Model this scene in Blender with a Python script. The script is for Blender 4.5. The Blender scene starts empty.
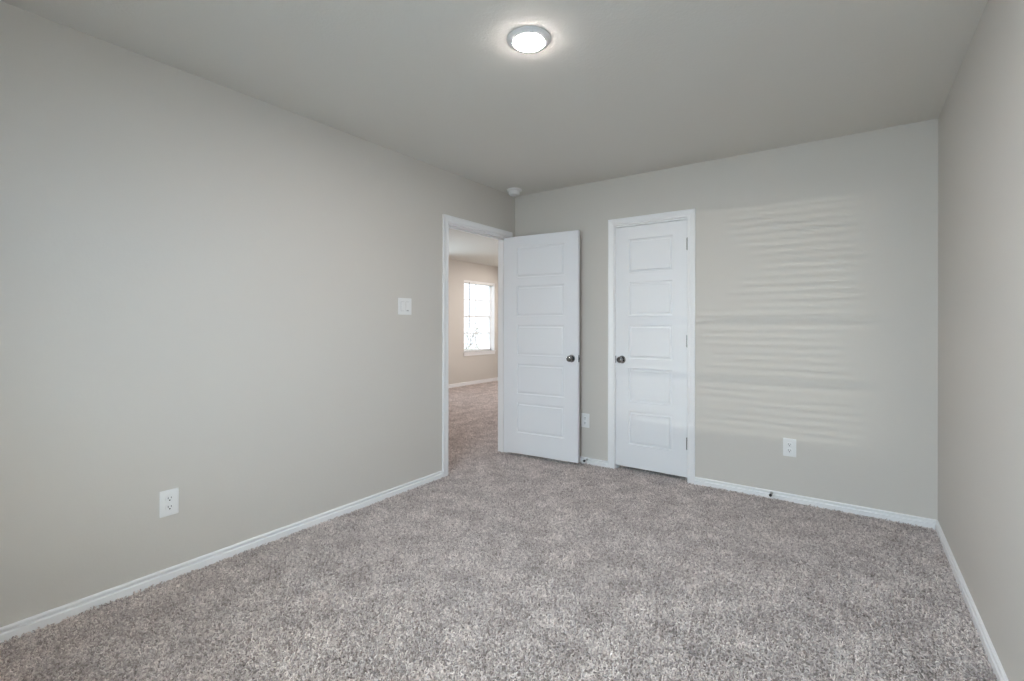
import bpy, bmesh, math, random
from mathutils import Vector, Matrix
random.seed(7)
C = bpy.context.scene.collection
scn = bpy.context.scene
PI = math.pi

# ------------------------------------------------------------------ camera
W, H = 3.075, 2.44            # room width, ceiling height
REAR = -4.12                  # window wall behind the camera
cd = bpy.data.cameras.new('camera')
cam = bpy.data.objects.new('camera', cd); C.objects.link(cam)
cd.sensor_width = 36; cd.lens = 479.4 / 1024 * 36
cd.shift_y = -16.45 / 1024
cd.clip_start = 0.02
cam.location = (2.6536, -3.7972, 1.2098)
yaw, roll = -0.616, 0.0015
cam.matrix_world = Matrix.Translation(cam.location) @ Matrix.Rotation(-yaw, 4, 'Z') @ Matrix.Rotation(PI/2, 4, 'X') @ Matrix.Rotation(roll, 4, 'Z')
scn.camera = cam

# ------------------------------------------------------------------ world, lights, exposure
scn.view_settings.view_transform = 'Standard'
scn.view_settings.look = 'None'
scn.view_settings.exposure = 0.0
scn.cycles.max_bounces = 16; scn.cycles.diffuse_bounces = 10
scn.view_settings.gamma = 1.0
scn.view_settings.use_curve_mapping = False
wd = bpy.data.worlds.new('sky'); scn.world = wd; wd.use_nodes = True
bg = wd.node_tree.nodes['Background']
bg.inputs[0].default_value = (0.86, 0.93, 1.0, 1)
bg.inputs[1].default_value = 2.0

def area(name, loc, rot, sx, sy, power, col, spread=PI):
    l = bpy.data.lights.new(name, 'AREA'); l.shape = 'RECTANGLE'; l.size = sx; l.size_y = sy
    l.energy = power; l.color = col; l.spread = spread
    o = bpy.data.objects.new(name, l); C.objects.link(o)
    o.location = loc; o.rotation_euler = rot
    return o
# daylight pouring through the window behind the camera (soft sky light, the light bounced up off
# the pale ground outside, and an added narrow strip lamp far outside that draws the faint blind stripes)
RWX0, RWX1, RWZ0, RWZ1 = 1.1, 2.7, 0.6, 2.1
area('sky_daylight', ((RWX0+RWX1)/2, REAR-0.60, 1.95), (math.radians(68), 0, 0), 2.4, 1.5, 144, (0.44, 0.73, 1.0))
area('ground_bounce', ((RWX0+RWX1)/2, REAR-0.60, 0.75), (math.radians(118), 0, 0), 2.4, 1.2, 152, (0.95, 1.0, 0.91))
area('stripe_lamp', (2.2, REAR-25.0, 2.05), (PI/2, 0, 0), 2.2, 0.105, 1180, (1.0, 0.97, 0.86))
# lamp added to brighten the next room, behind its added unseen window
area('landing_fill', (-4.15, 1.7, 1.35), (PI/2, 0, -PI/2), 1.3, 1.6, 80, (0.70, 0.87, 1.0))

# ------------------------------------------------------------------ materials
def mat(name, col, rough=0.6, metal=0.0, bump=None, emit=None, spec=0.5):
    m = bpy.data.materials.new(name); m.use_nodes = True
    nt = m.node_tree; b = nt.nodes['Principled BSDF']
    b.inputs['Base Color'].default_value = (*col, 1)
    b.inputs['Roughness'].default_value = rough
    b.inputs['Metallic'].default_value = metal
    b.inputs['Specular IOR Level'].default_value = spec
    if emit:
        b.inputs['Emission Color'].default_value = (*emit[0], 1)
        b.inputs['Emission Strength'].default_value = emit[1]
    if bump:
        scale, strength, dist = bump
        tc = nt.nodes.new('ShaderNodeTexCoord')
        n = nt.nodes.new('ShaderNodeTexNoise'); n.inputs['Scale'].default_value = scale
        n.inputs['Detail'].default_value = 3
        nt.links.new(tc.outputs['Object'], n.inputs['Vector'])
        bp = nt.nodes.new('ShaderNodeBump'); bp.inputs['Strength'].default_value = strength
        bp.inputs['Distance'].default_value = dist
        nt.links.new(n.outputs['Fac'], bp.inputs['Height'])
        nt.links.new(bp.outputs['Normal'], b.inputs['Normal'])
    return m
WALLC = (0.610, 0.580, 0.541)
M_wall = mat('wall_paint', WALLC, 0.55, bump=(60, 0.12, 0.003), spec=0.3)
M_ceil = mat('ceiling_paint', (0.69, 0.675, 0.64), 0.8, bump=(90, 0.35, 0.003), spec=0.2)
M_white = mat('white_trim_paint', (0.84, 0.84, 0.85), 0.35)
M_door = mat('white_door_paint', (0.80, 0.81, 0.835), 0.4, bump=(35, 0.06, 0.002))
M_plate = mat('white_plastic', (0.80, 0.80, 0.80), 0.35)
M_dark = mat('dark_slot', (0.03, 0.03, 0.035), 0.6)
M_grey = mat('grey_seam', (0.38, 0.38, 0.38), 0.6)
M_nickel = mat('satin_nickel', (0.24, 0.24, 0.245), 0.14, 1.0)
M_spring = mat('pale_steel', (0.55, 0.55, 0.55), 0.4, 0.6)
M_rubber = mat('dark_rubber', (0.05, 0.05, 0.055), 0.6)
M_vinyl = mat('white_vinyl', (0.82, 0.83, 0.84), 0.4)
M_blind = mat('white_blind', (0.78, 0.78, 0.77), 0.5)
M_lamp = mat('lamp_diffuser', (0.9, 0.9, 0.9), 0.4, emit=((1.0, 0.925, 0.885), 395.0))
M_grass = mat('dry_grass', (0.42, 0.43, 0.33), 0.9, bump=(20, 0.5, 0.05))
M_bark = mat('pale_bark', (0.36, 0.34, 0.31), 0.9)
M_leaf = mat('pale_leaf', (0.60, 0.61, 0.56), 0.8)
def glass():
    m = bpy.data.materials.new('window_glass'); m.use_nodes = True
    nt = m.node_tree; nt.nodes.clear()
    o = nt.nodes.new('ShaderNodeOutputMaterial'); mx = nt.nodes.new('ShaderNodeMixShader')
    t = nt.nodes.new('ShaderNodeBsdfTransparent'); g = nt.nodes.new('ShaderNodeBsdfGlossy')
    g.inputs['Roughness'].default_value = 0.02; mx.inputs[0].default_value = 0.06
    nt.links.new(t.outputs[0], mx.inputs[1]); nt.links.new(g.outputs[0], mx.inputs[2])
    nt.links.new(mx.outputs[0], o.inputs[0]); return m
M_glass = glass()

def carpet_material(name, pile):
    m = bpy.data.materials.new(name); m.use_nodes = True
    nt = m.node_tree; N = nt.nodes; L = nt.links; b = N['Principled BSDF']
    b.inputs['Roughness'].default_value = 0.95; b.inputs['Specular IOR Level'].default_value = 0.1
    geo = N.new('ShaderNodeNewGeometry')
    def noise(scale, detail=2):
        n = N.new('ShaderNodeTexNoise'); n.inputs['Scale'].default_value = scale; n.inputs['Detail'].default_value = detail
        L.new(geo.outputs['Position'], n.inputs['Vector']); return n.outputs['Fac']
    def ramp(src, stops):
        r = N.new('ShaderNodeValToRGB'); e = r.color_ramp.elements
        while len(e) < len(stops): e.new(0.5)
        for k, (p, c) in enumerate(stops): e[k].position = p; e[k].color = (*c, 1)
        L.new(src, r.inputs[0]); return r.outputs[0]
    if pile:
        at = N.new('ShaderNodeAttribute'); at.attribute_name = 'tuft_shade'; at.attribute_type = 'INSTANCER'
        fine = at.outputs['Fac']
    else:
        fine = noise(160, 3)
    k = PILE_GAIN if pile else 1.0
    base = ramp(fine, [(0.0 if pile else .3, (0.240*k, 0.208*k, 0.197*k)), (0.12 if pile else .42, (0.350*k, 0.307*k, 0.290*k)),
                       (0.6, (0.435*k, 0.389*k, 0.369*k)), (1.0, (0.565*k, 0.515*k, 0.490*k))])
    if pile:
        fl = ramp(noise(75, 2), [(0.34, (0.70, 0.69, 0.69)), (0.52, (1.04, 1.04, 1.04))])
        m0 = N.new('ShaderNodeMix'); m0.data_type = 'RGBA'; m0.blend_type = 'MULTIPLY'; m0.inputs[0].default_value = 1
        L.new(base, m0.inputs[6]); L.new(fl, m0.inputs[7]); base = m0.outputs[2]
    patch = ramp(noise(6.5, 4), [(0.34, (0.84, 0.83, 0.83)), (0.66, (1.12, 1.12, 1.12))])
    mx = N.new('ShaderNodeMix'); mx.data_type = 'RGBA'; mx.blend_type = 'MULTIPLY'; mx.inputs[0].default_value = 1
    L.new(base, mx.inputs[6]); L.new(patch, mx.inputs[7]); L.new(mx.outputs[2], b.inputs['Base Color'])
    if not pile:
        bp = N.new('ShaderNodeBump'); bp.inputs['Strength'].default_value = 0.6; bp.inputs['Distance'].default_value = 0.006
        L.new(noise(220, 2), bp.inputs['Height']); L.new(bp.outputs['Normal'], b.inputs['Normal'])
    return m
PILE_GAIN = 1.53
M_carpet = carpet_material('carpet_backing', False)
M_pile = carpet_material('carpet_pile', True)

# ------------------------------------------------------------------ mesh helpers
def box(bm, x0, x1, y0, y1, z0, z1, bevel=0.0, M=None):
    g = bmesh.ops.create_cube(bm, size=1)
    for v in g['verts']:
        v.co = Vector(((x0+x1)/2 + v.co.x*(x1-x0), (y0+y1)/2 + v.co.y*(y1-y0), (z0+z1)/2 + v.co.z*(z1-z0)))
    vs = g['verts']
    if bevel:
        es = list({e for v in vs for e in v.link_edges})
        r = bmesh.ops.bevel(bm, geom=es, offset=bevel, segments=2, affect='EDGES')
        vs = list({v for v in r['verts']} | {v for v in vs if v.is_valid})
    if M is not None:
        done = set()
        for v in vs:
            if v.is_valid and v not in done: v.co = M @ v.co; done.add(v)
def lathe(bm, prof, seg=32, M=None):
    """prof: list of (radius, height) turned about the local Z axis."""
    M = M or Matrix.Identity(4)
    rings = []
    for r, z in prof:
        if r < 1e-6: rings.append([bm.verts.new(M @ Vector((0, 0, z)))])
        else: rings.append([bm.verts.new(M @ Vector((r*math.cos(2*PI*k/seg), r*math.sin(2*PI*k/seg), z))) for k in range(seg)])
    for a, b in zip(rings, rings[1:]):
        for k in range(seg):
            f = [a[k % len(a)], a[(k+1) % len(a)], b[(k+1) % len(b)], b[k % len(b)]]
            f = list(dict.fromkeys(f))
            if len(f) > 2: bm.faces.new(f)
def sweep(bm, path, prof, cap=True):
    """path: list of (point, u, v); prof: (a, b) pairs -> point + a*u + b*v"""
    rings = [[bm.verts.new(Vector(p) + Vector(u)*a + Vector(v)*b) for a, b in prof] for p, u, v in path]
    n = len(prof)
    for A, B in zip(rings, rings[1:]):
        for k in range(n): bm.faces.new([A[k], A[(k+1) % n], B[(k+1) % n], B[k]])
    if cap: bm.faces.new(rings[0]); bm.faces.new(rings[-1])
def tube(bm, pts, r0, r1=None, seg=8):
    r1 = r0 if r1 is None else r1; rings = []
    for i, p in enumerate(pts):
        p = Vector(p); d = (Vector(pts[min(i+1, len(pts)-1)]) - Vector(pts[max(i-1, 0)])).normalized()
        a = d.orthogonal().normalized(); b = d.cross(a); r = r0 + (r1-r0)*i/(len(pts)-1)
        rings.append([bm.verts.new(p + (a*math.cos(2*PI*k/seg) + b*math.sin(2*PI*k/seg))*r) for k in range(seg)])
    for A, B in zip(rings, rings[1:]):
        for k in range(seg): bm.faces.new([A[k], A[(k+1) % seg], B[(k+1) % seg], B[k]])
    bm.faces.new(rings[0]); bm.faces.new(rings[-1])
def obj(name, bm, material, parent=None, smooth=False, loc=None, label=None):
    bmesh.ops.recalc_face_normals(bm, faces=bm.faces)
    me = bpy.data.meshes.new(name); bm.to_mesh(me); bm.free(); me.materials.append(material)
    if smooth:
        for f in me.polygons: f.use_smooth = True
        me.set_sharp_from_angle(angle=math.radians(38))
    o = bpy.data.objects.new(name, me); C.objects.link(o)
    if parent: o.parent = parent
    if loc: o.location = loc
    if label: o['label'] = label
    return o
def tag(o, label, cat, group=None, kind=None):
    o['label'] = label; o['category'] = cat
    if group: o['group'] = group
    if kind: o['kind'] = kind
    return o
def struct(name, bm, material, label, cat, **k):
    return tag(obj(name, bm, material, **k), label, cat, kind='structure')
def thing(name, label, cat, loc=(0, 0, 0), rotz=0, group=None):
    o = bpy.data.objects.new(name, None); C.objects.link(o); o.empty_display_size = 0.05
    o.location = loc; o.rotation_euler = (0, 0, rotz)
    return tag(o, label, cat, group)
def dup(root, loc, rotz, label):
    r = root.copy(); C.objects.link(r); r.location = loc; r.rotation_euler = (0, 0, rotz); r['label'] = label
    for ch in list(root.children):
        c = ch.copy(); C.objects.link(c); c.parent = r
        for g in list(ch.children):
            d = g.copy(); C.objects.link(d); d.parent = c
    return r

# ------------------------------------------------------------------ room shell
T = 0.102
LX, LY0, LY1 = -3.56, -1.7, 4.44      # next room: window wall, near and far ends
EY0, EY1, EZ = -0.935, -0.128, 2.013  # entry opening in the left wall
CX0, CX1, CZ = 1.033, 1.623, 2.022    # closet opening in the back wall
# floor: one mesh; carpet pile grown on the faces that can be seen
bm = bmesh.new()
xs = [LX - 0.1] + [LX + 0.2*k for k in range(1, 34) if LX + 0.2*k < W + T - 0.05] + [W + T]
ys = [REAR - T] + [REAR + 0.2*k for k in range(1, 43)] + [LY1 + 0.1]
gv = [[bm.verts.new((x, y, 0)) for y in ys] for x in xs]
for i in range(len(xs)-1):
    for j in range(len(ys)-1):
        bm.faces.new([gv[i][j], gv[i+1][j], gv[i+1][j+1], gv[i][j+1]])
for f in bm.faces: f.normal_update()
r = bmesh.ops.extrude_face_region(bm, geom=bm.faces[:])
for e in r['geom']:
    if isinstance(e, bmesh.types.BMVert): e.co.z -= 0.08
for v in bm.verts: v.co.z -= 0.0145
floor = struct('floor', bm, M_carpet, 'speckled grey beige frieze carpet covering the whole floor', 'floor')
fm = floor.data
att = fm.attributes.new('pile', 'FLOAT', 'FACE')
cx, cy = cam.location.x, cam.location.y
for p in fm.polygons:
    c = p.center; v = 0.0
    if p.normal.z > 0.5 or (abs(p.normal.z) > .5 and c.z > -0.03):
        inroom = -0.15 < c.x < W + 0.1 and -4.0 < c.y < 0.25
        # wedge seen through the doorway
        s = (cx - c.x); k = (c.y - cy) / max(s, 1e-3)
        inview = c.x <= -0.1 and 0.95 < k < 1.5
        v = 1.0 if (inroom or inview) else 0.0
    att.data[p.index].value = v

bm = bmesh.new()
box(bm, LX-0.1, W+T, REAR-T, LY1+0.1, H, H+0.1)
struct('ceiling', bm, M_ceil, 'flat greige painted ceiling', 'ceiling')
bm = bmesh.new()
J = 0.012
box(bm, -T, 0, REAR-T, EY0-J, -0.018, H); box(bm, -T, 0, EY0-J, EY1+J, EZ+J, H); box(bm, -T, 0, EY1+J, LY1, -0.018, H)
bmesh.ops.remove_doubles(bm, verts=bm.verts, dist=1e-5)
struct('wall_left', bm, M_wall, 'greige painted wall on the left with the open doorway', 'wall')
bm = bmesh.new()
box(bm, 0, CX0-J, 0, T, -0.018, H); box(bm, CX0-J, CX1+J, 0, T, CZ+J, H); box(bm, CX1+J, W, 0, T, -0.018, H)
struct('wall_back', bm, M_wall, 'greige painted back wall holding the closet door', 'wall')
bm = bmesh.new(); box(bm, W, W+T, REAR-T, 1.0, -0.018, H)
struct('wall_right', bm, M_wall, 'greige painted wall along the right edge', 'wall')
bm = bmesh.new()
box(bm, 0, RWX0, REAR-T, REAR, -0.018, H); box(bm, RWX1, W, REAR-T, REAR, -0.018, H)
box(bm, RWX0, RWX1, REAR-T, REAR, -0.018, RWZ0); box(bm, RWX0, RWX1, REAR-T, REAR, RWZ1, H)
struct('wall_front', bm, M_wall, 'greige window wall behind the camera', 'wall')
bm = bmesh.new()
box(bm, 0, W, 0.9, 1.0, -0.018, H)
struct('wall_closet', bm, M_wall, 'rear wall inside the closet', 'wall')
# next room
FY0, FY1, FZ0, FZ1 = 3.345, 4.335, 0.650, 2.075   # window opening there
bm = bmesh.new(); D = 0.14
GY0, GY1 = 1.2, 2.2                              # unseen window added to that wall to let lamp light in
box(bm, LX-D, LX, LY0, GY0, -0.018, H); box(bm, LX-D, LX, GY1, FY0, -0.018, H); box(bm, LX-D, LX, GY0, GY1, -0.018, FZ0); box(bm, LX-D, LX, GY0, GY1, FZ1, H); box(bm, LX-D, LX, FY1, LY1, -0.018, H)
box(bm, LX-D, LX, FY0, FY1, -0.018, FZ0); box(bm, LX-D, LX, FY0, FY1, FZ1, H)
M_wall2 = M_wall
struct('wall_landing_window', bm, M_wall2, 'pale wall with the bright window seen through the doorway', 'wall')
bm = bmesh.new(); box(bm, LX-D, 0, LY1, LY1+0.1, -0.018, H)
struct('wall_landing_end', bm, M_wall2, 'narrow strip of end wall right of the far window', 'wall')
bm = bmesh.new(); box(bm, LX-D, -T, LY0-0.1, LY0, -0.018, H)
struct('wall_landing_near', bm, M_wall2, 'near end wall of the next room', 'wall')

# ------------------------------------------------------------------ baseboards (moulded profile, groove in the middle)
BP = [(0, -0.018), (0.013, -0.018), (0.013, 0.020), (0.0120, 0.0225), (0.0035, 0.0245), (0.0030, 0.0300), (0.0105, 0.0345),
      (0.0110, 0.041), (0.009, 0.045), (0.004, 0.047), (0, 0.047)]
def baseboard(name, runs, label, material=None):
    bm = bmesh.new()
    for a, b, n in runs:
        a, b, n = Vector(a), Vector(b), Vector(n)
        sweep(bm, [(a, n, (0, 0, 1)), (b, n, (0, 0, 1))], BP)
    return struct(name, bm, material or M_white, label, 'baseboard')
baseboard('baseboard_left', [((0, REAR, 0), (0, -1.006, 0), (1, 0, 0)), ((0, -0.063, 0), (0, 0, 0), (1, 0, 0))], 'white moulded baseboard along the left wall')
baseboard('baseboard_back', [((0, 0, 0), (0.972, 0, 0), (0, -1, 0)), ((1.680, 0, 0), (W, 0, 0), (0, -1, 0))], 'white moulded baseboard along the back wall')
baseboard('baseboard_right', [((W, REAR, 0), (W, 0, 0), (-1, 0, 0))], 'white moulded baseboard along the right wall')
baseboard('baseboard_front', [((0, REAR, 0), (W, REAR, 0), (0, 1, 0))], 'white baseboard under the window behind the camera')
def tallboard(name, a, b, n, label):
    bm = bmesh.new(); sweep(bm, [(Vector(a), n, (0, 0, 1)), (Vector(b), n, (0, 0, 1))], [(q*1.0, z*1.35) for q, z in BP])
    struct(name, bm, M_white, label, 'baseboard')
tallboard('baseboard_landing_window', (LX, LY0, 0), (LX, LY1, 0), (1, 0, 0), 'white baseboard under the far window')
tallboard('baseboard_landing_end', (LX, LY1, 0), (-T, LY1, 0), (0, -1, 0), 'short white baseboard right of the far window')

# ------------------------------------------------------------------ door casings and jambs
CP = [(0, 0), (0, 0.009), (0.004, 0.012), (0.012, 0.012), (0.016, 0.009), (0.024, 0.0105), (0.040, 0.0145), (0.050, 0.0165), (0.057, 0.015), (0.057, 0)]
def casing(name, pos, ax, out, a0, a1, top, label):
    """pos: fixed coord; ax: unit vector along wall; out: wall normal; a0<a1 inner edges"""
    ax, out = Vector(ax), Vector(out); Z = Vector((0, 0, 1)); P = Vector(pos)
    p0 = P + ax*a0; p1 = P + ax*a1; foot = Z*-0.018
    path = [(p0 + foot, -ax, out), (p0 + Z*top, -ax + Z, out), (p1 + Z*top, ax + Z, out), (p1 + foot, ax, out)]
    bm = bmesh.new(); sweep(bm, path, CP)
    return struct(name, bm, M_white, label, 'door casing')
casing('trim_1', (0, 0, 0), (0, 1, 0), (1, 0, 0), -0.949, -0.120, 2.026, 'white moulded casing around the open doorway')
casing('trim_2', (-T, 0, 0), (0, 1, 0), (-1, 0, 0), -0.941, -0.122, 2.02, 'white casing on the far side of the doorway')
casing('trim_3', (0, 0, 0), (1, 0, 0), (0, -1, 0), 1.029, 1.624, 2.035, 'white moulded casing around the closed closet door')
# jamb linings with stops
bm = bmesh.new(); j = 0.012
box(bm, -T-.001, 0.001, EY0-j, EY0, -0.018, EZ+j); box(bm, -T-.001, 0.001, EY1, EY1+j, -0.018, EZ+j); box(bm, -T-.001, 0.001, EY0-j, EY1+j, EZ, EZ+j)
box(bm, -0.068, -0.038, EY0, EY0+.010, -0.018, EZ); box(bm, -0.068, -0.038, EY1-.010, EY1, -0.018, EZ); box(bm, -0.068, -0.038, EY0, EY1, EZ-.010, EZ)
struct('trim_4', bm, M_white, 'white jamb lining inside the open doorway', 'door jamb')
bm = bmesh.new()
box(bm, CX0-j, CX0, -.001, T, -0.018, CZ+j); box(bm, CX1, CX1+j, -.001, T, -0.018, CZ+j); box(bm, CX0-j, CX1+j, -.001, T, CZ, CZ+j)
box(bm, CX0, CX0+.01, .040, .07, -0.018, CZ); box(bm, CX1-.01, CX1, .040, .07, -0.018, CZ); box(bm, CX0, CX1, .040, .07, CZ-.01, CZ)
struct('trim_5', bm, M_white, 'white jamb lining around the closet door', 'door jamb')

# ------------------------------------------------------------------ five-panel doors
def door_mesh(w, z0, z1, px0, px1, tops, ph, th=0.035):
    """leaf in local coordinates: x 0..w, front face y=0 facing -y, back y=th"""
    bm = bmesh.new()
    rings = [(0.0, 0.0), (0.0050, 0.0080), (0.010, 0.0085), (0.018, 0.0080), (0.0230, 0.0010)]
    for side in (0, 1):
        Y = (lambda d: d) if side == 0 else (lambda d: th - d)
        xs = [0, px0, px1, w]; zs = [z0]
        for t in sorted(tops): zs += [t - ph, t]
        zs.append(z1)
        V = {(i, k): bm.verts.new((x, Y(0), z)) for i, x in enumerate(xs) for k, z in enumerate(zs)}
        for i in range(3):
            for k in range(len(zs)-1):
                q = [V[i, k], V[i+1, k], V[i+1, k+1], V[i, k+1]]
                if i == 1 and k % 2 == 1:
                    prev = q
                    for ins, dep in rings[1:]:
                        cur = [bm.verts.new((px0+ins, Y(dep), zs[k]+ins)), bm.verts.new((px1-ins, Y(dep), zs[k]+ins)),
                               bm.verts.new((px1-ins, Y(dep), zs[k+1]-ins)), bm.verts.new((px0+ins, Y(dep), zs[k+1]-ins))]
                        for a in range(4): bm.faces.new([prev[a], prev[(a+1) % 4], cur[(a+1) % 4], cur[a]])
                        prev = cur
                    bm.faces.new(prev)
                else: bm.faces.new(q)
        if side == 0: F = V
    n = len(zs) - 1
    for k in range(n):
        bm.faces.new([F[0, k], F[0, k+1], V[0, k+1], V[0, k]]); bm.faces.new([F[3, k], F[3, k+1], V[3, k+1], V[3, k]])
    for i in range(3):
        bm.faces.new([F[i, 0], F[i+1, 0], V[i+1, 0], V[i, 0]]); bm.faces.new([F[i, n], F[i+1, n], V[i+1, n], V[i, n]])
    bmesh.ops.recalc_face_normals(bm, faces=bm.faces)
    return bm
TOPS = [1.911, 1.557, 1.2025, 0.848, 0.494]
def knob(parent, x, z, side=-1, y=0.0):
    """round knob with rosette; side -1 sticks out of the front face"""
    M = Matrix.Translation((x, y, z)) @ Matrix.Rotation(PI/2 if side < 0 else -PI/2, 4, 'X')
    bm = bmesh.new()
    lathe(bm, [(0, 0), (0.0315, 0), (0.0325, 0.003), (0.030, 0.007), (0.020, 0.009), (0, 0.009)], 32, M)
    ro = obj('rosette', bm, M_nickel, parent, True)
    bm = bmesh.new()
    lathe(bm, [(0, 0.009), (0.011, 0.009), (0.010, 0.022), (0.013, 0.028), (0.022, 0.034), (0.0265, 0.043), (0.0265, 0.052),
               (0.022, 0.060), (0.017, 0.0625), (0.016, 0.0610), (0.008, 0.0630), (0, 0.0635)], 32, M)
    obj('door_knob', bm, M_nickel, parent, True)
def hinge(parent, x, y, z, label=None):
    bm = bmesh.new()
    for k in range(5):
        a = z - 0.045 + k*0.018
        lathe(bm, [(0, a), (0.0062, a), (0.0062, a+0.0172), (0, a+0.0172)], 12, Matrix.Translation((x, y, 0)))
    lathe(bm, [(0, z-0.049), (0.004, z-0.049), (0.004, z+0.049), (0, z+0.049)], 12, Matrix.Translation((x, y, 0)))
    obj('hinge', bm, M_nickel, parent, True)
# open entry door
ang = math.atan2(-0.138+0.195, 0.753-0.014); lw = 0.741
d1 = struct('door_1', door_mesh(lw, 0.026, 2.012, 0.138, 0.612, TOPS, 0.276), M_door,
            'white five panel door standing open against the back wall', 'door', loc=(0.014, -0.195, 0))
d1.rotation_euler.z = ang
knob(d1, 0.682, 0.915); knob(d1, 0.682, 0.915, 1, 0.035)
bm = bmesh.new(); box(bm, lw-0.001, lw+0.0012, 0.006, 0.029, 0.885, 0.945); box(bm, lw, lw+0.008, 0.011, 0.024, 0.905, 0.925, 0.002)
obj('latch_plate', bm, M_nickel, d1)
for z in (0.24, 1.05, 1.83): hinge(d1, -0.004, 0.041, z)
# closed closet door
cw = 1.620-1.036
d2 = struct('door_2', door_mesh(cw, 0.029, 2.018, 0.112, 0.472, TOPS, 0.276), M_door,
            'white five panel closet door, closed in the back wall', 'door', loc=(1.036, 0.002, 0))
knob(d2, 0.055, 0.915)
bm = bmesh.new(); box(bm, -0.0050, 0.003, -0.0020, 0.006, 0.885, 0.945, 0.0008); obj('latch_plate', bm, M_rubber, d2, label='dark strike plate')
for z in (0.29, 1.08, 1.83): hinge(d2, cw+0.0015, -0.0045, z)

# ------------------------------------------------------------------ outlets, switch (built facing -y at the origin)
def plate_bm(w, h, openings, th=0.006):
    bm = bmesh.new()
    xs = sorted({-w/2, w/2} | {v for o in openings for v in (o[0], o[1])}); zs = sorted({-h/2, h/2} | {v for o in openings for v in (o[2], o[3])})
    box(bm, -w/2, w/2, -th, 0, -h/2, h/2, 0.0022)
    return bm
def outlet(label, loc, rotz):
    t = thing('wall_outlet', label, 'outlet', loc, rotz, 'white duplex wall outlets')
    obj('cover_plate', plate_bm(0.079, 0.123, []), M_plate, t)
    for s in (-1, 1):
        zc = s*0.0205
        bm = bmesh.new()
        # receptacle face: rounded sides, flat top and bottom
        pts = []
        for k in range(24):
            a = 2*PI*k/24; x = 0.0172*math.cos(a); z = max(-0.0135, min(0.0135, 0.0172*math.sin(a)))
            pts.append((x, z))
        top = [bm.verts.new((x, -0.0088, zc+z)) for x, z in pts]; bot = [bm.verts.new((x*1.04, -0.004, zc+z*1.04)) for x, z in pts]
        bm.faces.new(top)
        for k in range(24): bm.faces.new([top[k], top[(k+1) % 24], bot[(k+1) % 24], bot[k]])
        f = obj('receptacle', bm, M_plate, t)
        bm = bmesh.new()
        box(bm, -0.0078, -0.0052, -0.0092, -0.0070, zc-0.001, zc+0.0078); box(bm, 0.0052, 0.0078, -0.0092, -0.0070, zc+0.0002, zc+0.0072)
        lathe(bm, [(0, 0.0092), (0.0032, 0.0092), (0.0032, 0.0070), (0, 0.0070)], 12, Matrix.Translation((0, 0, zc-0.0075)) @ Matrix.Rotation(PI/2, 4, 'X'))
        obj('slots', bm, M_dark, f, label='dark socket slots')
    bm = bmesh.new(); lathe(bm, [(0, 0.0078), (0.0028, 0.0074), (0.0034, 0.006), (0, 0.006)], 12, Matrix.Rotation(PI/2, 4, 'X'))
    obj('screw', bm, M_plate, t)
    return t
o1 = outlet('white duplex outlet low on the left wall, nearest the camera', (0, -2.876, 0.357), PI/2)
dup(o1, (2.308, 0, 0.364), 0, 'white duplex outlet low on the back wall, right of the closet door')
dup(o1, (0.755, 0, 0.368), 0, 'white duplex outlet half hidden behind the open door')
# double rocker switch
t = thing('light_switch', 'white two gang switch plate on the left wall beside the doorway', 'switch', (0, -1.402, 1.337), PI/2)
obj('cover_plate', plate_bm(0.128, 0.121, []), M_plate, t)
for k, s in enumerate((-1, 1)):
    bm = bmesh.new(); xc = s*0.0235
    box(bm, xc-0.0172, xc+0.0172, -0.0066, -0.0055, -0.034, 0.034); obj('rocker_frame', bm, M_grey, t)
    bm = bmesh.new()
    zz = [(-0.0325, -0.0085), (0.0, -0.0085), (0.0325, -0.0115)] if k == 0 else [(-0.0325, -0.0115), (0.0, -0.0085), (0.0325, -0.0085)]
    A = [bm.verts.new((xc-0.0158, y, z)) for z, y in zz]; B = [bm.verts.new((xc+0.0158, y, z)) for z, y in zz]
    A2 = [bm.verts.new((xc-0.0158, -0.004, z)) for z, y in zz]; B2 = [bm.verts.new((xc+0.0158, -0.004, z)) for z, y in zz]
    for i in range(2):
        bm.faces.new([A[i], A[i+1], B[i+1], B[i]]); bm.faces.new([A[i], A[i+1], A2[i+1], A2[i]]); bm.faces.new([B[i], B[i+1], B2[i+1], B2[i]])
    bm.faces.new([A[0], B[0], B2[0], A2[0]]); bm.faces.new([A[2], B[2], B2[2], A2[2]])
    rk = obj('rocker', bm, M_plate, t)
    if k == 1:
        bm = bmesh.new(); box(bm, xc-0.012, xc+0.006, -0.0122, -0.0100, -0.0325, -0.0265, 0.0008); obj('air_gap_tab', bm, M_grey, rk, label='small grey tab')

# ------------------------------------------------------------------ door stops on the baseboard
def door_stop(label, x, n):
    t = thing('door_stop', label, 'door stop', (x, -0.0115, 0.033), 0, 'baseboard door stops')
    R = Matrix.Rotation(PI/2, 4, 'X')
    bm = bmesh.new(); lathe(bm, [(0, 0), (0.010, 0), (0.010, 0.004), (0.006, 0.008), (0, 0.008)], 16, R); obj('base', bm, M_spring, t, True)
    bm = bmesh.new()
    pts = [(0.0048*math.cos(k*0.8), -0.006 - n*k/110, 0.0048*math.sin(k*0.8)) for k in range(111)]
    tube(bm, pts, 0.0011, seg=5); obj('spring', bm, M_spring, t, True)
    bm = bmesh.new(); lathe(bm, [(0, n), (0.0085, n), (0.0095, n+0.004), (0.0090, n+0.014), (0.0060, n+0.017), (0, n+0.018)], 16, R)
    obj('rubber_tip', bm, M_rubber, t, True, label='dark rubber tip')
door_stop('small door stop on the back baseboard, right of the closet door', 2.200, 0.052)
door_stop('small door stop on the back baseboard behind the open door', 0.778, 0.052)

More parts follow.
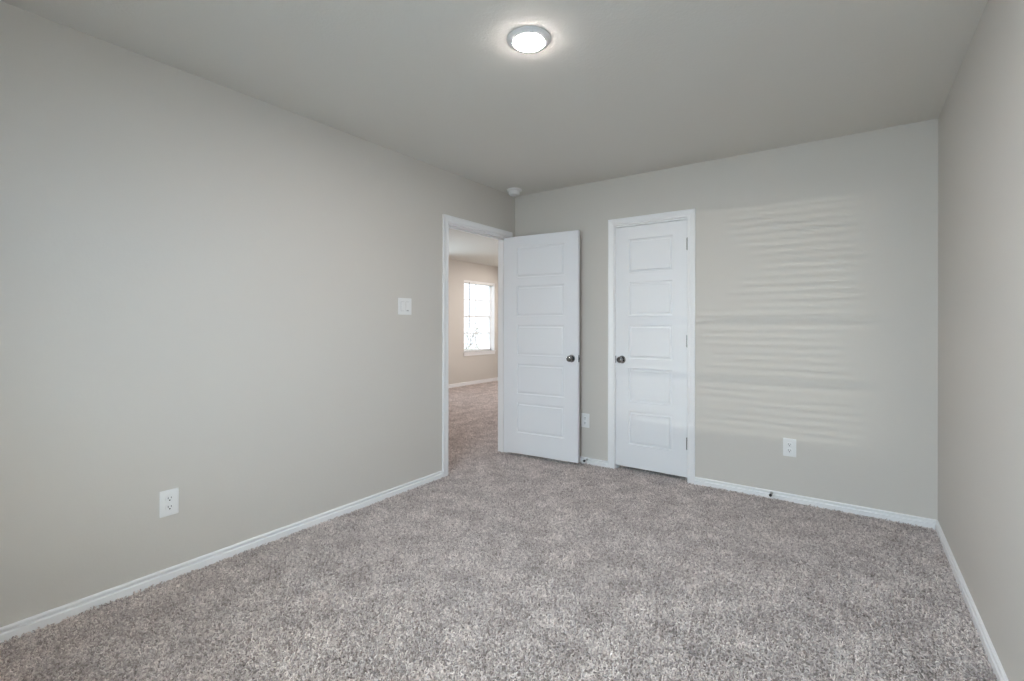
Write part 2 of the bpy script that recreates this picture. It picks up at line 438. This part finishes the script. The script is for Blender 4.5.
# ------------------------------------------------------------------ ceiling fixtures
t = thing('ceiling_light', 'round white disc light glowing on the ceiling', 'ceiling light', (1.514, -2.064, H), 0, 'round disc ceiling lights')
F = Matrix.Rotation(PI, 4, 'X')
bm = bmesh.new(); lathe(bm, [(0.067, 0.004), (0.095, 0), (0.095, 0.0025), (0.088, 0.0060), (0.0785, 0.0102), (0.069, 0.0142), (0.067, 0.0142), (0.067, 0.004)], 64, F)
obj('trim_ring', bm, M_plate, t, True)
bm = bmesh.new(); lathe(bm, [(0.0668, 0.010), (0.0665, 0.0158), (0.062, 0.0178), (0.035, 0.0200), (0, 0.0210)], 64, F)
obj('diffuser', bm, M_lamp, t, True, label='glowing white diffuser')
dup(t, (-1.9, 3.1, H), 0, 'added unseen disc light brightening the next room, right beside its gridded window')  # this and the next copies: unseen fixtures added to brighten the next room
dup(t, (-2.5, 3.9, H), 0, 'added unseen disc light brightening the far corner of the next room')
dup(t, (-1.0, 2.1, H), 0, 'added unseen disc light brightening the next room, midway along its inner wall')
dup(t, (-1.8, -0.6, H), 0, 'added unseen disc light brightening the space just past the doorway')
t = thing('smoke_detector', 'small white smoke detector on the ceiling above the doorway corner', 'smoke detector', (0.135, -0.205, H))
bm = bmesh.new(); lathe(bm, [(0, 0), (0.066, 0), (0.069, 0.006), (0.067, 0.013), (0.055, 0.016), (0, 0.016)], 40, F); obj('base', bm, M_plate, t, True)
bm = bmesh.new(); lathe(bm, [(0.050, 0.014), (0.050, 0.019), (0.053, 0.020), (0.051, 0.041), (0.042, 0.052), (0.020, 0.055), (0, 0.055)], 40, F); obj('cover', bm, M_plate, t, True)

# ------------------------------------------------------------------ windows
def window(name, label, cx, cy, rot, w, z0, z1, rows, cols, sill=True):
    """root at opening centre; local x along the wall, -y into the room"""
    root = bpy.data.objects.new(name, None); C.objects.link(root); root.location = (cx, cy, 0); root.rotation_euler = (0, 0, rot)
    tag(root, label, 'window', kind='structure')
    bm = bmesh.new(); f = 0.035
    for a in ((-w/2, -w/2+f, z0, z1), (w/2-f, w/2, z0, z1), (-w/2, w/2, z1-f, z1), (-w/2, w/2, z0, z0+f)):
        box(bm, a[0], a[1], 0.0, 0.05, a[2], a[3])
    zm = (z0+z1)/2
    fr = obj('window_frame', bm, M_vinyl, root)
    bm = bmesh.new(); box(bm, -w/2+f, w/2-f, -0.006, 0.03, zm-0.018, zm+0.018); obj('meeting_rail', bm, M_vinyl, root)
    bm = bmesh.new()
    for k in range(1, cols):
        x = -w/2+f + (w-2*f)*k/cols; box(bm, x-0.012, x+0.012, 0.012, 0.026, z0+f, z1-f)
    for k in range(1, rows):
        if k*2 == rows: continue
        z = z0+f + (z1-z0-2*f)*k/rows; box(bm, -w/2+f, w/2-f, 0.013, 0.025, z-0.011, z+0.011)
    obj('muntins', bm, M_vinyl, root)
    bm = bmesh.new(); box(bm, -w/2+f, w/2-f, 0.017, 0.020, z0+f, z1-f); obj('pane', bm, M_glass, root)
    return root
# far window in the next room (wall x = LX, room side is +x): local -y -> world +x  => rotate +90 deg
FW = FY1-FY0
w1 = window('window_1', 'bright gridded window in the next room seen through the doorway', LX-0.09, (FY0+FY1)/2, PI/2, FW, FZ0, FZ1, 4, 2)
bm = bmesh.new(); box(bm, -FW/2-0.02, FW/2+0.02, -0.115, 0.0, FZ0-0.022, FZ0, 0.004)
obj('window_sill', bm, M_white, w1)
bm = bmesh.new()
for a in ((-FW/2, -FW/2+.006, FZ0, FZ1), (FW/2-.006, FW/2, FZ0, FZ1), (-FW/2, FW/2, FZ1-.006, FZ1)): box(bm, a[0], a[1], -0.0895, 0.0, a[2], a[3])
obj('lit_return', bm, M_white, w1)  # white lining added: daylight on the bare wall return, put into colour
bm = bmesh.new(); box(bm, -FW/2-0.005, FW/2+0.005, -0.104, -0.090, FZ0-0.075, FZ0-0.022, 0.003)
obj('apron', bm, M_white, w1)
window('added_window', 'added unseen window of the next room, letting lamp light in', LX-0.09, (GY0+GY1)/2, PI/2, GY1-GY0, FZ0, FZ1, 4, 2)
t = thing('window_blind', 'white blind drawn up to the top of the far window', 'blind', (LX-0.045, (FY0+FY1)/2, FZ1), PI/2)
bm = bmesh.new(); box(bm, -FW/2+0.01, FW/2-0.01, -0.035, 0.025, -0.045, -0.002, 0.004); obj('head_rail', bm, M_blind, t)
bm = bmesh.new()
for k in range(3): box(bm, -FW/2+0.012, FW/2-0.012, -0.028, 0.022, -0.050-k*0.0045, -0.047-k*0.0045)
obj('slat', bm, M_blind, t)
bm = bmesh.new(); tube(bm, [(-FW/2+0.17, -0.036, -0.03), (-FW/2+0.175, -0.040, -0.4), (-FW/2+0.17, -0.038, -0.95)], 0.008); obj('wand', bm, M_grey, t)
# rear window behind the camera, slats open
w2 = window('window_2', 'window behind the camera', (RWX0+RWX1)/2, REAR-0.095, PI, RWX1-RWX0, RWZ0, RWZ1, 4, 2)
t = thing('window_blind', 'open white slatted blind on the window behind the camera', 'blind', ((RWX0+RWX1)/2, REAR-0.045, RWZ1), PI)
RWW = RWX1-RWX0
bm = bmesh.new(); box(bm, -RWW/2+0.01, RWW/2-0.01, -0.03, 0.03, -0.05, -0.002, 0.004); obj('head_rail', bm, M_blind, t)
z = -0.075
while z > -(RWZ1-RWZ0)+0.02:
    bm = bmesh.new(); M = Matrix.Translation((0, 0, z)) @ Matrix.Rotation(math.radians(19), 4, 'X')
    box(bm, -RWW/2+0.012, RWW/2-0.012, -0.025, 0.025, -0.0014, 0.0014, 0, M); obj('slat', bm, M_blind, t); z -= 0.046

# ------------------------------------------------------------------ outside the far window
bm = bmesh.new(); box(bm, -60, -3.9, -25, 60, -3.4, -3.1)
struct('ground', bm, M_grass, 'pale washed out ground beyond the far window', 'ground')
def tree(loc, h, label):
    t = thing('young_tree', label, 'tree', loc)
    rnd = random.Random(3)
    bm = bmesh.new(); leaf = bmesh.new()
    def branch(p, d, L, r, lev):
        pts = [p]; 
        for k in range(5):
            d = (d + Vector((rnd.uniform(-.15, .15), rnd.uniform(-.15, .15), rnd.uniform(-.02, .1)))).normalized(); pts.append(pts[-1] + d*L/5)
        tube(bm, pts, r, r*0.5, 6)
        if lev < 3:
            for k in range(4 if lev else 7):
                i = rnd.randint(2, 5); a = rnd.uniform(0, 2*PI)
                branch(pts[i], (d + Vector((math.cos(a), math.sin(a), 0.25))*0.9).normalized(), L*0.5, r*0.45, lev+1)
        else:
            for k in range(4):
                c = pts[-1] + Vector([rnd.uniform(-.12, .12) for _ in range(3)]); n = Vector([rnd.uniform(-1, 1) for _ in range(3)]).normalized()
                a = n.orthogonal().normalized()*0.05; b = n.cross(a)*0.6
                leaf.faces.new([leaf.verts.new(c+a), leaf.verts.new(c+b), leaf.verts.new(c-a), leaf.verts.new(c-b)])
    branch(Vector((0, 0, 0)), Vector((0, 0, 1)), h*0.6, 0.06, 0)
    obj('trunk', bm, M_bark, t, True); obj('foliage', leaf, M_leaf, t)
tree((-9.2, 9.6, -3.1), 4.6, 'slender young tree outside the far window')

# ------------------------------------------------------------------ carpet pile grown on the floor (curled yarn tufts)
def pile_nodes():
    ng = bpy.data.node_groups.new('carpet_pile', 'GeometryNodeTree')
    ng.interface.new_socket('Geometry', in_out='INPUT', socket_type='NodeSocketGeometry')
    ng.interface.new_socket('Geometry', in_out='OUTPUT', socket_type='NodeSocketGeometry')
    N, L = ng.nodes, ng.links
    gi = N.new('NodeGroupInput'); go = N.new('NodeGroupOutput')
    dist = N.new('GeometryNodeDistributePointsOnFaces')
    na = N.new('GeometryNodeInputNamedAttribute'); na.data_type = 'FLOAT'; na.inputs['Name'].default_value = 'pile'
    mul = N.new('ShaderNodeMath'); mul.operation = 'MULTIPLY'; mul.inputs[1].default_value = 17500
    L.new(na.outputs['Attribute'], mul.inputs[0]); L.new(mul.outputs[0], dist.inputs['Density'])
    L.new(gi.outputs[0], dist.inputs['Mesh'])
    st = N.new('GeometryNodeStoreNamedAttribute'); st.data_type = 'FLOAT'; st.domain = 'POINT'; st.inputs['Name'].default_value = 'tuft_shade'
    rv = N.new('FunctionNodeRandomValue'); rv.data_type = 'FLOAT'
    L.new(dist.outputs['Points'], st.inputs['Geometry']); L.new(rv.outputs[1], st.inputs['Value'])
    join = N.new('GeometryNodeGeometryToInstance')
    for (hh, rad, rot, rr) in ((0.0100, 0.0032, 0.75, 0.0013), (0.0075, 0.0042, 0.9, 0.0014), (0.0115, 0.0022, 1.2, 0.0012)):
        sp = N.new('GeometryNodeCurveSpiral'); sp.inputs['Resolution'].default_value = 8
        sp.inputs['Rotations'].default_value = rot; sp.inputs['Start Radius'].default_value = rad; sp.inputs['End Radius'].default_value = rad*0.6
        sp.inputs['Height'].default_value = hh
        cc = N.new('GeometryNodeCurvePrimitiveCircle'); cc.inputs['Resolution'].default_value = 5; cc.inputs['Radius'].default_value = rr
        cm = N.new('GeometryNodeCurveToMesh'); L.new(sp.outputs[0], cm.inputs['Curve']); L.new(cc.outputs[0], cm.inputs['Profile Curve'])
        cm.inputs['Fill Caps'].default_value = True
        sm = N.new('GeometryNodeSetMaterial'); sm.inputs['Material'].default_value = M_pile
        L.new(cm.outputs[0], sm.inputs[0]); ss = N.new('GeometryNodeSetShadeSmooth'); L.new(sm.outputs[0], ss.inputs[0])
        L.new(ss.outputs[0], join.inputs[0])
    ip = N.new('GeometryNodeInstanceOnPoints'); ip.inputs['Pick Instance'].default_value = True
    L.new(st.outputs[0], ip.inputs['Points']); L.new(join.outputs[0], ip.inputs['Instance'])
    ri = N.new('FunctionNodeRandomValue'); ri.data_type = 'INT'; ri.inputs['Min'].default_value = 0; ri.inputs['Max'].default_value = 2; ri.inputs['Seed'].default_value = 5
    L.new(ri.outputs[2], ip.inputs['Instance Index'])
    rr = N.new('FunctionNodeRandomValue'); rr.data_type = 'FLOAT_VECTOR'
    rr.inputs['Min'].default_value = (-0.95, -0.95, 0); rr.inputs['Max'].default_value = (0.95, 0.95, 6.283); rr.inputs['Seed'].default_value = 9
    L.new(rr.outputs[0], ip.inputs['Rotation'])
    rs = N.new('FunctionNodeRandomValue'); rs.data_type = 'FLOAT'; rs.inputs[2].default_value = 1.0; rs.inputs[3].default_value = 1.8; rs.inputs['Seed'].default_value = 11
    L.new(rs.outputs[1], ip.inputs['Scale'])
    tr = N.new('GeometryNodeTranslateInstances'); tr.inputs['Translation'].default_value = (0, 0, -0.001); tr.inputs['Local Space'].default_value = False
    L.new(ip.outputs[0], tr.inputs[0])
    jn = N.new('GeometryNodeJoinGeometry'); L.new(gi.outputs[0], jn.inputs[0]); L.new(tr.outputs[0], jn.inputs[0])
    L.new(jn.outputs[0], go.inputs[0])
    return ng
md = floor.modifiers.new('pile', 'NODES'); md.node_group = pile_nodes()
